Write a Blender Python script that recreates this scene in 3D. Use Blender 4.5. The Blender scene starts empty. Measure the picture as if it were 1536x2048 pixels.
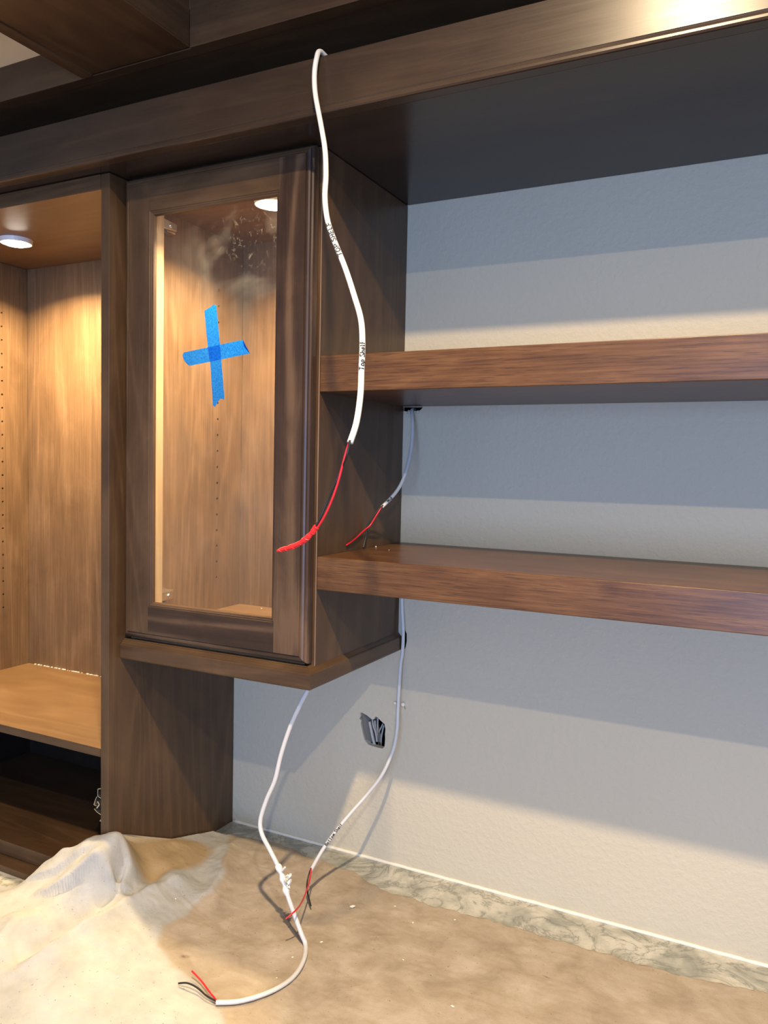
import bpy, bmesh, math, random
from mathutils import Vector, Matrix, noise
import numpy as np

random.seed(7)
PI = math.pi
SC = bpy.context.scene
COL = SC.collection

# ------------------------------------------------------------------ camera
cam_d = bpy.data.cameras.new('camera'); cam = bpy.data.objects.new('camera', cam_d); COL.objects.link(cam)
SC.camera = cam
RX, RY, RZ, FPX = -0.05670, -0.02100, 0.46900, 1590.93
CAM = Vector((0.6566, -1.3693, 0.7783))
cy_, sy_ = math.cos(RZ), math.sin(RZ); Yw = Matrix(((cy_, -sy_, 0), (sy_, cy_, 0), (0, 0, 1)))
c_, s_ = math.cos(RX), math.sin(RX); Pt = Matrix(((1, 0, 0), (0, c_, -s_), (0, s_, c_)))
c_, s_ = math.cos(RY), math.sin(RY); Ro = Matrix(((c_, 0, s_), (0, 1, 0), (-s_, 0, c_)))
RR = Yw @ Pt @ Ro
M3 = Matrix((RR @ Vector((1, 0, 0)), RR @ Vector((0, 0, 1)), RR @ Vector((0, -1, 0)))).transposed()
cam.matrix_world = Matrix.Translation(CAM) @ M3.to_4x4()
cam_d.sensor_fit = 'VERTICAL'; cam_d.sensor_height = 24.0; cam_d.lens = FPX / 2048 * 24.0
cam_d.clip_start = 0.02

# ------------------------------------------------------------------ world, lights, exposure
W = bpy.data.worlds.new('room_daylight'); SC.world = W; W.use_nodes = True
bg = W.node_tree.nodes['Background']; bg.inputs[0].default_value = (0.54, 0.67, 1.0, 1); bg.inputs[1].default_value = 0.38
SC.view_settings.view_transform = 'Standard'; SC.view_settings.look = 'None'
SC.view_settings.gamma = 1; SC.view_settings.use_curve_mapping = False
SC.view_settings.exposure = 0.9

def lamp(name, loc, power, col, size, spread=None, kind='AREA', rot=(0, 0, 0)):
    d = bpy.data.lights.new(name, kind); d.energy = power; d.color = col
    if kind == 'AREA':
        d.shape = 'DISK'; d.size = size
        if spread: d.spread = spread
    else:
        d.shadow_soft_size = size / 2
    o = bpy.data.objects.new(name, d); COL.objects.link(o); o.location = loc; o.rotation_euler = rot
    return o
R150 = math.radians(150)
lamp('can_light_near', (0.462, -1.121, 1.700), 20.0, (1.0, 0.75, 0.46), 0.055, R150)
lamp('can_light_far', (1.054, -1.770, 1.700), 11.5, (1.0, 0.84, 0.58), 0.030)
lamp('added_fill_left', (-1.00, -0.30, 1.700), 2.2, (1.0, 0.84, 0.62), 0.05)  # added fill lamp behind the beam rail, brightens the cream patch above it
def window_light(loc, tgt, w, h, power, col):
    d = bpy.data.lights.new('window_daylight', 'AREA'); d.shape = 'RECTANGLE'; d.size = w; d.size_y = h; d.energy = power; d.color = col
    o = bpy.data.objects.new('window_daylight', d); COL.objects.link(o); o.location = loc
    o.rotation_euler = (Vector(tgt) - Vector(loc)).to_track_quat('-Z', 'Y').to_euler()
window_light((1.3, -4.3, 0.55), (0.3, 0, 0.9), 1.8, 1.4, 54.0, (0.36, 0.555, 1.0))

# ------------------------------------------------------------------ materials
class NT:
    def __init__(s, name):
        s.m = bpy.data.materials.new(name); s.m.use_nodes = True; s.t = s.m.node_tree; s.n = s.t.nodes
        s.p = s.n['Principled BSDF']; s.out = s.n['Material Output']
    def add(s, typ, **kw):
        n = s.n.new(typ)
        for k, v in kw.items():
            if k in ('ins',):
                for a, b in v.items():
                    if hasattr(b, 'is_output') or isinstance(b, bpy.types.NodeSocket): s.t.links.new(b, n.inputs[a])
                    else: n.inputs[a].default_value = b
            else: setattr(n, k, v)
        return n
    def link(s, a, b): s.t.links.new(a, b)
    def coords(s, scale=(1, 1, 1)):
        c = s.add('ShaderNodeTexCoord'); m = s.add('ShaderNodeMapping', ins={'Vector': c.outputs['Object'], 'Scale': scale})
        return m.outputs[0]
    def noise(s, vec, scale, detail=4, rough=.5, dist=0):
        return s.add('ShaderNodeTexNoise', ins={'Vector': vec, 'Scale': scale, 'Detail': detail, 'Roughness': rough, 'Distortion': dist}).outputs[0]
    def math(s, op, a, b=0.0, c=0.0, clamp=False):
        return s.add('ShaderNodeMath', operation=op, use_clamp=clamp, ins={0: a, 1: b, 2: c}).outputs[0]
    def ramp(s, f, stops):
        r = s.add('ShaderNodeValToRGB', ins={0: f}); e = r.color_ramp.elements
        while len(e) < len(stops): e.new(.5)
        for k, (p, c) in enumerate(stops): e[k].position = p; e[k].color = (*c, 1) if len(c) == 3 else c
        return r.outputs[0]
    def mix(s, f, a, b, blend='MIX'):
        m = s.add('ShaderNodeMix', data_type='RGBA', blend_type=blend)
        for i, v in ((0, f), (6, a), (7, b)):
            if isinstance(v, bpy.types.NodeSocket): s.link(v, m.inputs[i])
            else: m.inputs[i].default_value = v if i == 0 else (*v, 1)
        return m.outputs[2]
    def bump(s, h, strength, dist):
        b = s.add('ShaderNodeBump', ins={'Height': h, 'Strength': strength, 'Distance': dist}); s.link(b.outputs[0], s.p.inputs['Normal'])
    def setp(s, **kw):
        for k, v in kw.items():
            k = k.replace('_', ' ')
            if isinstance(v, bpy.types.NodeSocket): s.link(v, s.p.inputs[k])
            else: s.p.inputs[k].default_value = (*v, 1) if isinstance(v, tuple) and len(v) == 3 else v

def wood(name, dark, mid, light, grain='z', rough=.36, fig=.32, streak=.42, pores=0.0, off=0.0):
    t = NT(name)
    al, ac = .10, 1.0
    sc = {'x': (al, ac, ac), 'y': (ac, al, ac), 'z': (ac, ac, al)}[grain]
    c = t.add('ShaderNodeTexCoord')
    m0 = t.add('ShaderNodeMapping', ins={'Vector': c.outputs['Object'], 'Location': (off, off * .7, off * 1.3)}).outputs[0]
    v = t.add('ShaderNodeMapping', ins={'Vector': m0, 'Scale': sc}).outputs[0]
    f1 = t.noise(v, 7.0, 2, .5, .6)
    ring = t.math('SINE', t.math('MULTIPLY', f1, 62.0))
    ring = t.math('MULTIPLY_ADD', ring, .5, .5)
    ring = t.math('POWER', ring, 2.6)
    blotch = t.noise(t.add('ShaderNodeMapping', ins={'Vector': m0, 'Scale': tuple(.5 if q == al else 1 for q in sc)}).outputs[0], 13.0, 5, .6, .8)
    sc2 = tuple(.03 if q == al else 1.0 for q in sc)
    v2 = t.add('ShaderNodeMapping', ins={'Vector': m0, 'Scale': sc2}).outputs[0]
    st = t.noise(v2, 260.0, 4, .65, .1)
    val = t.math('MULTIPLY_ADD', ring, .34 * fig, t.math('MULTIPLY', blotch, .55))
    val = t.math('MULTIPLY_ADD', st, .75 * streak, val)
    base = .275 + .11 * fig + .375 * streak
    col = t.ramp(val, [(base - .24, dark), (base, mid), (base + .24, light)])
    if pores:
        sc3 = tuple(.035 if q == al else 1.0 for q in sc)
        pn = t.noise(t.add('ShaderNodeMapping', ins={'Vector': m0, 'Scale': sc3}).outputs[0], 760.0, 2, .5, 0)
        pm = t.ramp(pn, [(.56, (0, 0, 0)), (.66, (1, 1, 1))])
        col = t.mix(t.math('MULTIPLY', pm, pores), col, tuple(q * .45 for q in dark))
    t.setp(Base_Color=col, Roughness=t.math('MULTIPLY_ADD', st, .12, rough - .06), Specular_IOR_Level=.45)
    t.bump(st, .10, .0006)
    return t.m
def S(r, g, b):
    f = lambda u: (u / 255 / 12.92) if u / 255 <= .04045 else ((u / 255 + .055) / 1.055) ** 2.4
    return (f(r), f(g), f(b))
A_D, A_M, A_L = S(58, 41, 27), S(78, 58, 39), S(97, 74, 51)
alder_z = wood('stained_alder_vertical', A_D, A_M, A_L, 'z')
alder_x = wood('stained_alder_horizontal', A_D, A_M, A_L, 'x', off=1.7)
alder_y = wood('stained_alder_depthwise', A_D, A_M, A_L, 'y', off=3.1)
crown_w = wood('stained_alder_header', S(44, 34, 27), S(56, 44, 34), S(68, 54, 42), 'x', rough=.31, off=5.0)
in_z = wood('stained_maple_interior_vertical', S(84, 64, 44), S(106, 82, 58), S(126, 100, 74), 'z', rough=.42, off=2.2, streak=.8)
in_x = wood('stained_maple_interior_horizontal', S(94, 69, 44), S(110, 84, 57), S(126, 99, 70), 'x', rough=.42, off=4.2, streak=.5)
walnut = wood('walnut_veneer', S(66, 42, 23), S(92, 62, 36), S(112, 80, 48), 'x', rough=.33, fig=.2, streak=1.0, pores=.5, off=.6)
edge_z = wood('pale_edge_band', S(116, 94, 76), S(134, 110, 90), S(150, 126, 104), 'z', off=.3)  # paler tone for the side panel's front edge

def plain(name, col, rough=.5, metal=0.0, **kw):
    t = NT(name); t.setp(Base_Color=col, Roughness=rough, Metallic=metal, **kw); return t.m
t = NT('orange_peel_wall_paint')
v = t.coords(); n1 = t.noise(v, 95, 3, .55); n2 = t.noise(v, 330, 2, .5)
t.setp(Base_Color=t.mix(t.noise(v, 3, 2), S(195, 187, 165), S(202, 194, 172)), Roughness=.62, Specular_IOR_Level=.3)
t.bump(t.math('MULTIPLY_ADD', n2, .35, t.ramp(n1, [(.42, (0, 0, 0)), (.68, (1, 1, 1))])), .30, .0016)
wall_m = t.m
t = NT('cream_ceiling_paint'); v = t.coords(); t.setp(Base_Color=S(214, 205, 190), Roughness=.8)
t.bump(t.noise(v, 80, 3), .3, .003); ceil_m = t.m
t = NT('polished_marble')
v = t.coords((1, 1, 1)); w1 = t.noise(v, 9, 6, .6, 1.6); w2 = t.noise(v, 26, 5, .6, 1.2)
vein = t.ramp(t.math('ABSOLUTE', t.math('SUBTRACT', w1, .5)), [(.0, (.25, .25, .25)), (.02, (.75, .75, .75)), (.07, (1, 1, 1))])
vein2 = t.ramp(t.math('ABSOLUTE', t.math('SUBTRACT', w2, .5)), [(.0, (.55, .55, .55)), (.014, (1, 1, 1))])
cloud = t.ramp(t.noise(v, 14, 4, .6, .5), [(.35, S(146, 148, 140)), (.6, S(198, 196, 186))])
c1 = t.mix(vein, S(112, 116, 108), cloud); c2 = t.mix(vein2, S(140, 143, 134), c1)
t.setp(Base_Color=c2, Roughness=.14); marble = t.m
caulk = plain('white_caulk', S(232, 228, 214), .5)
dark_void = plain('dark_wall_cavity', (.012, .011, .010), .9)
grey_paper = plain('torn_drywall_paper', S(128, 126, 120), .8)
gypsum = plain('gypsum_core', S(190, 188, 180), .9)
white_jacket = NT('white_cable_jacket'); white_jacket.setp(Base_Color=S(205, 205, 202), Roughness=.42); white_jacket = white_jacket.m
grey_jacket = plain('dusty_grey_cable_jacket', S(176, 174, 168), .6)
red_ins = plain('red_wire_insulation', S(205, 30, 42), .35)
blk_ins = plain('black_wire_insulation', (.012, .011, .011), .35)
red_tape = plain('red_electrical_tape', S(228, 38, 40), .38)
white_tape = plain('crumpled_white_tape', S(236, 234, 224), .5)
ink = plain('black_marker_ink', (.006, .006, .006), .5)
nickel = plain('nickel_plated_steel', (.82, .80, .76), .28, 1.0)
steel = plain('galvanised_steel', (.70, .70, .68), .30, 1.0)
chip = plain('drywall_chip', S(240, 232, 210), .8)

# canvas, coloured by a painted attribute (white canvas / tan area / spots)
t = NT('canvas_drop_cloth')
v = t.coords(); att = t.add('ShaderNodeAttribute', attribute_name='canvas_tint'); sep = t.add('ShaderNodeSeparateColor', ins={0: att.outputs[0]})
w = t.noise(v, 16, 5, .6, .4)
tan = t.ramp(w, [(.3, S(152, 138, 120)), (.5, S(170, 156, 138)), (.72, S(184, 172, 156))])
whi = t.ramp(t.noise(v, 20, 4, .6), [(.3, S(157, 158, 157)), (.65, S(175, 175, 172))])
c = t.mix(sep.outputs[0], whi, tan); c = t.mix(sep.outputs[1], c, S(160, 136, 98)); c = t.mix(sep.outputs[2], c, S(96, 78, 56))
spk = t.ramp(t.noise(v, 240, 1, .5), [(.74, (0, 0, 0)), (.77, (1, 1, 1))])
c = t.mix(t.math('MULTIPLY', spk, .6), c, S(104, 84, 60))
t.setp(Base_Color=c, Roughness=.9, Specular_IOR_Level=.15)
weave = t.noise(v, 900, 2, .6)
t.bump(t.math('MULTIPLY_ADD', t.noise(v, 46, 4, .6, .5), 3.0, weave), .45, .0012)
canvas = t.m

# thin clear glass with smudges near the upper right corner
t = NT('smudged_clear_glass'); t.n.remove(t.p)
v = t.coords(); geo = t.add('ShaderNodeNewGeometry')
tr = t.add('ShaderNodeBsdfTransparent', ins={0: (.96, .975, .965, 1)})
gl = t.add('ShaderNodeBsdfGlossy', ins={0: (1, 1, 1, 1), 1: .015})
dt = t.add('ShaderNodeVectorMath', operation='DOT_PRODUCT', ins={0: geo.outputs['Normal'], 1: geo.outputs['Incoming']}).outputs[1]
frv = t.math('MULTIPLY_ADD', t.math('POWER', t.math('SUBTRACT', 1.0, t.math('ABSOLUTE', dt), clamp=True), 5.0), .90, .10)
m1 = t.add('ShaderNodeMixShader', ins={0: frv, 1: tr.outputs[0], 2: gl.outputs[0]})
d = t.add('ShaderNodeVectorMath', operation='DISTANCE', ins={0: v, 1: (-.112, -.319, 1.160)}).outputs[1]
msk = t.ramp(d, [(.03, (1, 1, 1)), (.105, (0, 0, 0))])
sm = t.ramp(t.noise(v, 95, 6, .7, .8), [(.56, (0, 0, 0)), (.70, (1, 1, 1))])
fac = t.math('MULTIPLY', t.math('MULTIPLY', msk, sm), .035)
haze = t.math('MULTIPLY_ADD', t.ramp(t.noise(v, 9, 3, .6, .5), [(.45, (0, 0, 0)), (.75, (1, 1, 1))]), .03, fac)
df = t.add('ShaderNodeBsdfTranslucent', ins={0: (.9, .93, .95, 1)}); df2 = t.add('ShaderNodeBsdfDiffuse', ins={0: (.8, .83, .85, 1)})
dm = t.add('ShaderNodeMixShader', ins={0: .5, 1: df.outputs[0], 2: df2.outputs[0]})
m2 = t.add('ShaderNodeMixShader', ins={0: haze, 1: m1.outputs[0], 2: dm.outputs[0]})
t.link(m2.outputs[0], t.out.inputs[0]); glass_m = t.m

t = NT('blue_painters_tape'); v = t.coords()
bc = t.ramp(t.noise(v, 420, 3, .6), [(.35, S(0, 92, 190)), (.65, S(16, 128, 222))])
t.setp(Base_Color=bc, Roughness=.55)
tl = t.add('ShaderNodeBsdfTranslucent', ins={0: bc}); tp = t.add('ShaderNodeBsdfTransparent', ins={0: (.15, .55, 1, 1)})
a1 = t.add('ShaderNodeMixShader', ins={0: .35, 1: t.p.outputs[0], 2: tl.outputs[0]})
a2 = t.add('ShaderNodeMixShader', ins={0: .22, 1: a1.outputs[0], 2: tp.outputs[0]})
t.link(a2.outputs[0], t.out.inputs[0]); blue_tape = t.m

def emit(name, col, st):
    t = NT(name); e = t.add('ShaderNodeEmission', ins={0: (*col, 1), 1: st}); t.link(e.outputs[0], t.out.inputs[0]); return t.m
lens_m = emit('lit_puck_lens', (1.0, .90, .76), 60.0)

# ------------------------------------------------------------------ geometry helpers
def box(bm, x0, x1, y0, y1, z0, z1, bev=.0):
    r = bmesh.ops.create_cube(bm, size=1)
    vs = r['verts']
    for q in vs:
        q.co = Vector((x0 + (q.co.x + .5) * (x1 - x0), y0 + (q.co.y + .5) * (y1 - y0), z0 + (q.co.z + .5) * (z1 - z0)))
    if bev > 0:
        es = list({e for q in vs for e in q.link_edges})
        bmesh.ops.bevel(bm, geom=es, offset=bev, segments=2, profile=.5, affect='EDGES')
    return bm
def NB(): return bmesh.new()
def obj(name, bm, mat, parent=None, smooth=False):
    me = bpy.data.meshes.new(name); bmesh.ops.recalc_face_normals(bm, faces=bm.faces)
    bm.to_mesh(me); bm.free()
    o = bpy.data.objects.new(name, me); COL.objects.link(o)
    for m in (mat if isinstance(mat, (list, tuple)) else [mat]): me.materials.append(m)
    if smooth:
        for p in me.polygons: p.use_smooth = True
    if parent is not None:
        o.parent = parent
        if parent.type == 'EMPTY': o.location = -parent.location      # vertices stay in room coordinates
    return o
def thing(name, label, cat, loc, group=None):
    o = bpy.data.objects.new(name, None); COL.objects.link(o); o.location = loc; o.empty_display_size = .05
    o['label'] = label; o['category'] = cat
    if group: o['group'] = group
    return o
def tag(o, label, cat, group=None, kind=None):
    o['label'] = label; o['category'] = cat
    if group: o['group'] = group
    if kind: o['kind'] = kind
    return o
def struct(o, label=None):
    o['kind'] = 'structure'
    if label: o['label'] = label
    return o
def B(*a, bev=.0008): return box(NB(), *a, bev)

def spline(pts, n=14):
    P = [Vector(p) for p in pts]; out = []
    for i in range(len(P) - 1):
        p0 = P[max(i - 1, 0)]; p1 = P[i]; p2 = P[i + 1]; p3 = P[min(i + 2, len(P) - 1)]
        for k in range(n):
            u = k / n
            out.append(.5 * ((2 * p1) + (-p0 + p2) * u + (2 * p0 - 5 * p1 + 4 * p2 - p3) * u * u + (-p0 + 3 * p1 - 3 * p2 + p3) * u ** 3))
    out.append(P[-1]); return out
def tube(bm, path, r, seg=12, flat=1.0, cap=True):
    rings = []; up = Vector((0, 0, 1)); T0 = (path[1] - path[0]).normalized()
    N = T0.cross(Vector((.3, -1, .2))).normalized(); L = len(path)
    for i, p in enumerate(path):
        T = (path[min(i + 1, L - 1)] - path[max(i - 1, 0)]).normalized()
        N = (N - T * N.dot(T)).normalized(); Bn = T.cross(N)
        rr = r(i / (L - 1)) if callable(r) else r
        rings.append([bm.verts.new(p + (N * math.cos(a) + Bn * math.sin(a) * flat) * rr) for a in [2 * PI * k / seg for k in range(seg)]])
    for a, b in zip(rings, rings[1:]):
        for k in range(seg): bm.faces.new((a[k], a[(k + 1) % seg], b[(k + 1) % seg], b[k]))
    if cap:
        bm.faces.new(rings[0][::-1]); bm.faces.new(rings[-1])
    return bm
def sweep_profile_x(bm, prof, x0, x1):
    """closed (y,z) profile extruded along x"""
    a = [bm.verts.new((x0, y, z)) for y, z in prof]; b = [bm.verts.new((x1, y, z)) for y, z in prof]; n = len(prof)
    for k in range(n): bm.faces.new((a[k], a[(k + 1) % n], b[(k + 1) % n], b[k]))
    bm.faces.new(a[::-1]); bm.faces.new(b); return bm

# ------------------------------------------------------------------ room shell
XP = -0.3911                     # right face of the tall panel
DP = -0.357                      # front of the tall unit
HOLE = [(-0.0808, 0.2898), (-0.0771, 0.2908), (-0.0657, 0.287), (-0.0539, 0.2805), (-0.0496, 0.2818), (-0.0482, 0.286), (-0.0454, 0.288), (-0.041, 0.2862), (-0.0344, 0.2811), (-0.0264, 0.2759), (-0.024, 0.266), (-0.0249, 0.2561), (-0.0243, 0.2465), (-0.0248, 0.2379), (-0.0254, 0.2307), (-0.0296, 0.2267), (-0.0403, 0.2267), (-0.0527, 0.2277), (-0.0614, 0.2288), (-0.0697, 0.2371), (-0.0736, 0.2476), (-0.0752, 0.2539), (-0.0792, 0.2684), (-0.0782, 0.2751), (-0.0823, 0.2771), (-0.0809, 0.2806), (-0.0795, 0.2828)]
SLOT1 = [(-.004, .8925), (.040, .8915), (.036, .8870), (.029, .8825), (.023, .8850), (.016, .8830), (.006, .8840), (-.004, .8850)]
SLOT2 = [(.006, .4660), (.0135, .4665), (.0170, .4600), (.0175, .4450), (.0150, .4310), (.0125, .4290), (.006, .4300)]
bm = NB()
def loop(pts, y=0.0):
    vs = [bm.verts.new((x, y, z)) for x, z in pts]
    es = [bm.edges.new((vs[i], vs[(i + 1) % len(vs)])) for i in range(len(vs))]
    return vs, es
ov, oe = loop([(-1.7, -.92), (2.6, -.92), (2.6, 1.72), (-1.7, 1.72)])
edges = list(oe); holes = []
for h in (HOLE, SLOT1, SLOT2):
    hv, he = loop(h); edges += he; holes.append(hv)
bmesh.ops.triangle_fill(bm, edges=edges, use_beauty=True)
wall = struct(obj('wall_back', bm, wall_m), 'textured greige wall behind the shelves')
# cut edges of the drywall and the cavity behind
bm = NB()
for h in (HOLE, SLOT1, SLOT2):
    a = [bm.verts.new((x, 0, z)) for x, z in h]; b = [bm.verts.new((x, .0125, z)) for x, z in h]; n = len(h)
    for k in range(n): bm.faces.new((a[k], a[(k + 1) % n], b[(k + 1) % n], b[k]))
obj('drywall_edge', bm, gypsum, wall)
bm = NB(); box(bm, -1.7, 2.6, .10, .11, -.92, 1.72); cav = obj('wall_cavity', bm, dark_void, wall)
struct(obj('floor', B(-1.7, 3.2, -5.0, .11, -.96, -.92, bev=0), plain('oak_floor', S(150, 118, 88), .4)))
struct(obj('ceiling', B(-1.7, 3.2, -3.2, .11, 1.72, 1.76, bev=0), ceil_m))
struct(obj('wall_left', B(-1.75, -1.7, -3.2, .11, -.92, 1.72, bev=0), wall_m))

# torn hole: paper flap, wires
fl = NB()
for i in range(13):
    z = .2885 - .058 * (i / 12); x0 = -.0800 + .0115 * (i / 12) ** 1.3
    for j in range(7):
        s = j / 6
        fl.verts.new((x0 + .001 + .020 * s, .004 + .030 * math.sin(s * 1.5), z - .006 * s))
fl.verts.ensure_lookup_table()
for i in range(12):
    for j in range(6):
        k = i * 7 + j; fl.faces.new([fl.verts[q] for q in (k, k + 1, k + 8, k + 7)])
obj('torn_paper', fl, grey_paper, wall, True)
WIRES = [[(-0.0659, 0.012, 0.2712), (-0.0627, 0.012, 0.2592), (-0.0578, 0.012, 0.2402), (-0.0523, 0.012, 0.2234)], [(-0.0614, 0.016, 0.2748), (-0.059, 0.016, 0.262), (-0.0536, 0.016, 0.2497), (-0.0502, 0.016, 0.2318)], [(-0.058, 0.02, 0.2729), (-0.0566, 0.02, 0.2579), (-0.0511, 0.02, 0.2437)], [(-0.0531, 0.024, 0.2776), (-0.0536, 0.024, 0.2606), (-0.0531, 0.024, 0.2408), (-0.0539, 0.024, 0.2294)], [(-0.0437, 0.028, 0.2664), (-0.0503, 0.028, 0.2521), (-0.0566, 0.028, 0.239), (-0.0594, 0.028, 0.2299)], [(-0.0438, 0.032, 0.262), (-0.0464, 0.032, 0.2496), (-0.049, 0.032, 0.2338), (-0.049, 0.032, 0.2192)], [(-0.0526, 0.036, 0.236), (-0.0553, 0.036, 0.2268), (-0.0566, 0.036, 0.2166)]]
WR = [.0030, .0019, .0019, .0018, .0014, .0018, .0014]
wire_labels = ['thick pale grey wire down the left of the wall hole', 'thin dark-shaded wire second from the left in the wall hole',
               'short curved wire in the top middle of the wall hole', 'straight upright grey wire in the middle of the wall hole',
               'thin wire slanting down to the left across the wall hole', 'grey wire running down the right side of the wall hole',
               'short wire end low in the middle of the wall hole']
for k, wpts in enumerate(WIRES):
    o = obj('loose_wire', tube(NB(), spline(wpts, 8), WR[k], 8), grey_jacket, None, True)
    tag(o, wire_labels[k], 'wire', 'wires inside the torn wall hole')

# ------------------------------------------------------------------ counter
o = obj('countertop', B(-1.65, 2.5, -.68, .0, -.03, 0, bev=.002), marble)
tag(o, 'grey veined marble countertop under the drop cloth and against the wall', 'countertop')
# caulk bead along the wall
bm = NB(); pts = []
for i in range(240):
    x = -.389 + i * .012; pts.append(Vector((x, -.001, .0012 + .0006 * noise.noise(Vector((x * 40, 0, 0))))))
tube(bm, pts, lambda u: .0034 + .0009 * noise.noise(Vector((u * 190, 3, 0))), 8)
tag(obj('caulk_bead', bm, caulk, None, True), 'thin white caulk bead where marble countertop meets wall', 'caulk')
bc_ = thing('base_cabinet', 'plain base cabinet carrying the marble countertop', 'cabinet', (.4, -.3, -.92))
obj('body', B(-1.6, 2.45, -.62, -.01, -.82, -.031), alder_x, bc_)
obj('toe_kick', B(-1.6, 2.45, -.56, -.01, -.92, -.8205), alder_x, bc_)

# ------------------------------------------------------------------ tall open unit on the left
def hole_skin(bm, x, y0, y1, z0, z1, yc, zs, r=.0025, depth=.008, pitch=.032, sx=-1):
    """vertical skin at constant x with real shelf-pin bores; sx = bore direction"""
    ya, yb = yc - pitch / 2, yc + pitch / 2; zs = sorted(zs)
    zlo, zhi = zs[0] - pitch / 2, zs[-1] + pitch / 2
    def q(a, b, c, d): bm.faces.new([bm.verts.new((x, *p)) for p in (a, b, c, d)])
    q((y0, z0), (ya, z0), (ya, z1), (y0, z1)); q((yb, z0), (y1, z0), (y1, z1), (yb, z1))
    q((ya, z0), (yb, z0), (yb, zlo), (ya, zlo)); q((ya, zhi), (yb, zhi), (yb, z1), (ya, z1))
    for zc in zs:
        o_, i_, d_ = [], [], []
        for k in range(16):
            a = 2 * PI * k / 16 + PI / 16 * 0; ca, sa = math.cos(a), math.sin(a); m = max(abs(ca), abs(sa))
            o_.append(bm.verts.new((x, yc + ca / m * pitch / 2, zc + sa / m * pitch / 2)))
            i_.append(bm.verts.new((x, yc + ca * r, zc + sa * r))); d_.append(bm.verts.new((x + sx * depth, yc + ca * r, zc + sa * r)))
        for k in range(16):
            l = (k + 1) % 16
            bm.faces.new((o_[k], o_[l], i_[l], i_[k])); bm.faces.new((i_[k], i_[l], d_[l], d_[k]))
        bm.faces.new(d_)
tall = thing('open_shelf_unit', 'tall open wooden cabinet at left with lit upper bay and dark lower bay', 'cabinet', (-.7, -.18, 0))
obj('end_panel', B(XP - .019, XP, DP, -.001, .0, 1.266, bev=.001), alder_z, tall)
bm = NB(); box(bm, -1.041, -1.0305, DP, -.001, 0, 1.266)
hole_skin(bm, -1.022, DP, -.0105, .0, 1.2395, -.082, [1.1234 - .032 * k for k in range(23)])
for (a, b, c, d) in [((-1.0305, DP, 0), (-1.022, DP, 0), (-1.022, DP, 1.2395), (-1.0305, DP, 1.2395))]:
    bm.faces.new([bm.verts.new(p) for p in (a, b, c, d)])
obj('side_panel', bm, in_z, tall)
obj('back_panel', B(-1.022, XP - .0195, -.010, -.0015, .2536, 1.266, bev=0), in_z, tall)
dark_z = wood('dark_lower_bay', S(26, 20, 17), S(34, 27, 22), S(42, 33, 27), 'z', off=11.0)  # lower bay panels coloured darker than those of the upper bay
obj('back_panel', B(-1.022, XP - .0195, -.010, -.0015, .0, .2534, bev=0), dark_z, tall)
obj('side_dark_face', B(-1.0218, -1.0203, DP + .001, -.0105, .0405, .2530, bev=0), dark_z, tall)  # thin dark sheet laid over the lower part of the side panel
obj('top_panel', B(-1.0215, XP - .0195, DP, -.0105, 1.240, 1.2655, bev=.0006), in_x, tall)
shade_edge = obj('edge_strip', B(-1.0215, XP - .0195, DP - .0008, DP, 1.2400, 1.2655, bev=0), alder_x, tall)  # darker strip: shade under the header put into the top panel's edge colour
sh = obj('fixed_shelf', B(-1.0215, XP - .0195, DP, -.0105, .2535, .2685, bev=.0006), in_x, tall)
sh['label'] = 'broad lit shelf between upper and lower bay'
obj('edge_strip', B(-1.0215, XP - .0195, DP - .0008, DP, .2535, .2685, bev=0), alder_x, sh)
obj('bottom_panel', B(-1.0215, XP - .0195, DP, -.0105, .0130, .0400, bev=.001), alder_x, tall)
obj('plinth', B(-1.0215, XP - .0195, DP - .030, DP + .02, .0005, .0125, bev=.001), alder_x, tall)
# sawdust line at the back of the shelf
bm = NB()
for k in range(150):
    x = random.uniform(-1.0, XP - .021); s = random.uniform(.0006, .0018)
    box(bm, x, x + s * 2, -.0125 - s, -.0108, .2686, .2686 + s)
o = tag(obj('sawdust', bm, chip), 'line of pale sawdust along the back of the lit shelf', 'sawdust', kind='stuff')
# drawer slide inside the lower bay on the end panel
sl = thing('drawer_slide', 'bent galvanised metal drawer slide showing past the tall end panel', 'drawer slide', (XP - .03, -.33, .14))
def strip(pts, y0, y1, t_=.0010):
    bm = NB()
    for (a, b) in zip(pts, pts[1:]):
        a = Vector((a[0], 0, a[1])); b = Vector((b[0], 0, b[1])); n_ = (b - a).cross(Vector((0, 1, 0))).normalized() * t_ / 2
        v = [bm.verts.new((p.x, y, p.z)) for y in (y0, y1) for p in (a - n_, a + n_, b + n_, b - n_)]
        for f in ((0, 1, 2, 3), (7, 6, 5, 4), (0, 4, 5, 1), (1, 5, 6, 2), (2, 6, 7, 3), (3, 7, 4, 0)): bm.faces.new([v[i] for i in f])
    return bm
X0 = XP - .0195
obj('outer_rail', strip([(X0 - .001, .1915), (X0 - .019, .187), (X0 - .0195, .174), (X0 - .001, .168)], -.345, -.03), steel, sl)
obj('middle_rail', strip([(X0 - .020, .173), (X0 - .025, .162), (X0 - .027, .157), (X0 - .0205, .156)], -.347, -.03), steel, sl)
obj('ball_cage', strip([(X0 - .018, .165), (X0 - .013, .160), (X0 - .020, .152)], -.347, -.04, .002), steel, sl)
obj('inner_rail', strip([(X0 - .027, .149), (X0 - .020, .1445), (X0 - .001, .139)], -.346, -.03), steel, sl)
obj('lower_lip', strip([(X0 - .008, .136), (X0 - .014, .129), (X0 - .001, .128)], -.345, -.03), steel, sl)
bm = NB(); bmesh.ops.create_uvsphere(bm, u_segments=10, v_segments=6, radius=.0045, matrix=Matrix.Translation((XP - .0225, -.345, 1.2085)))
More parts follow.
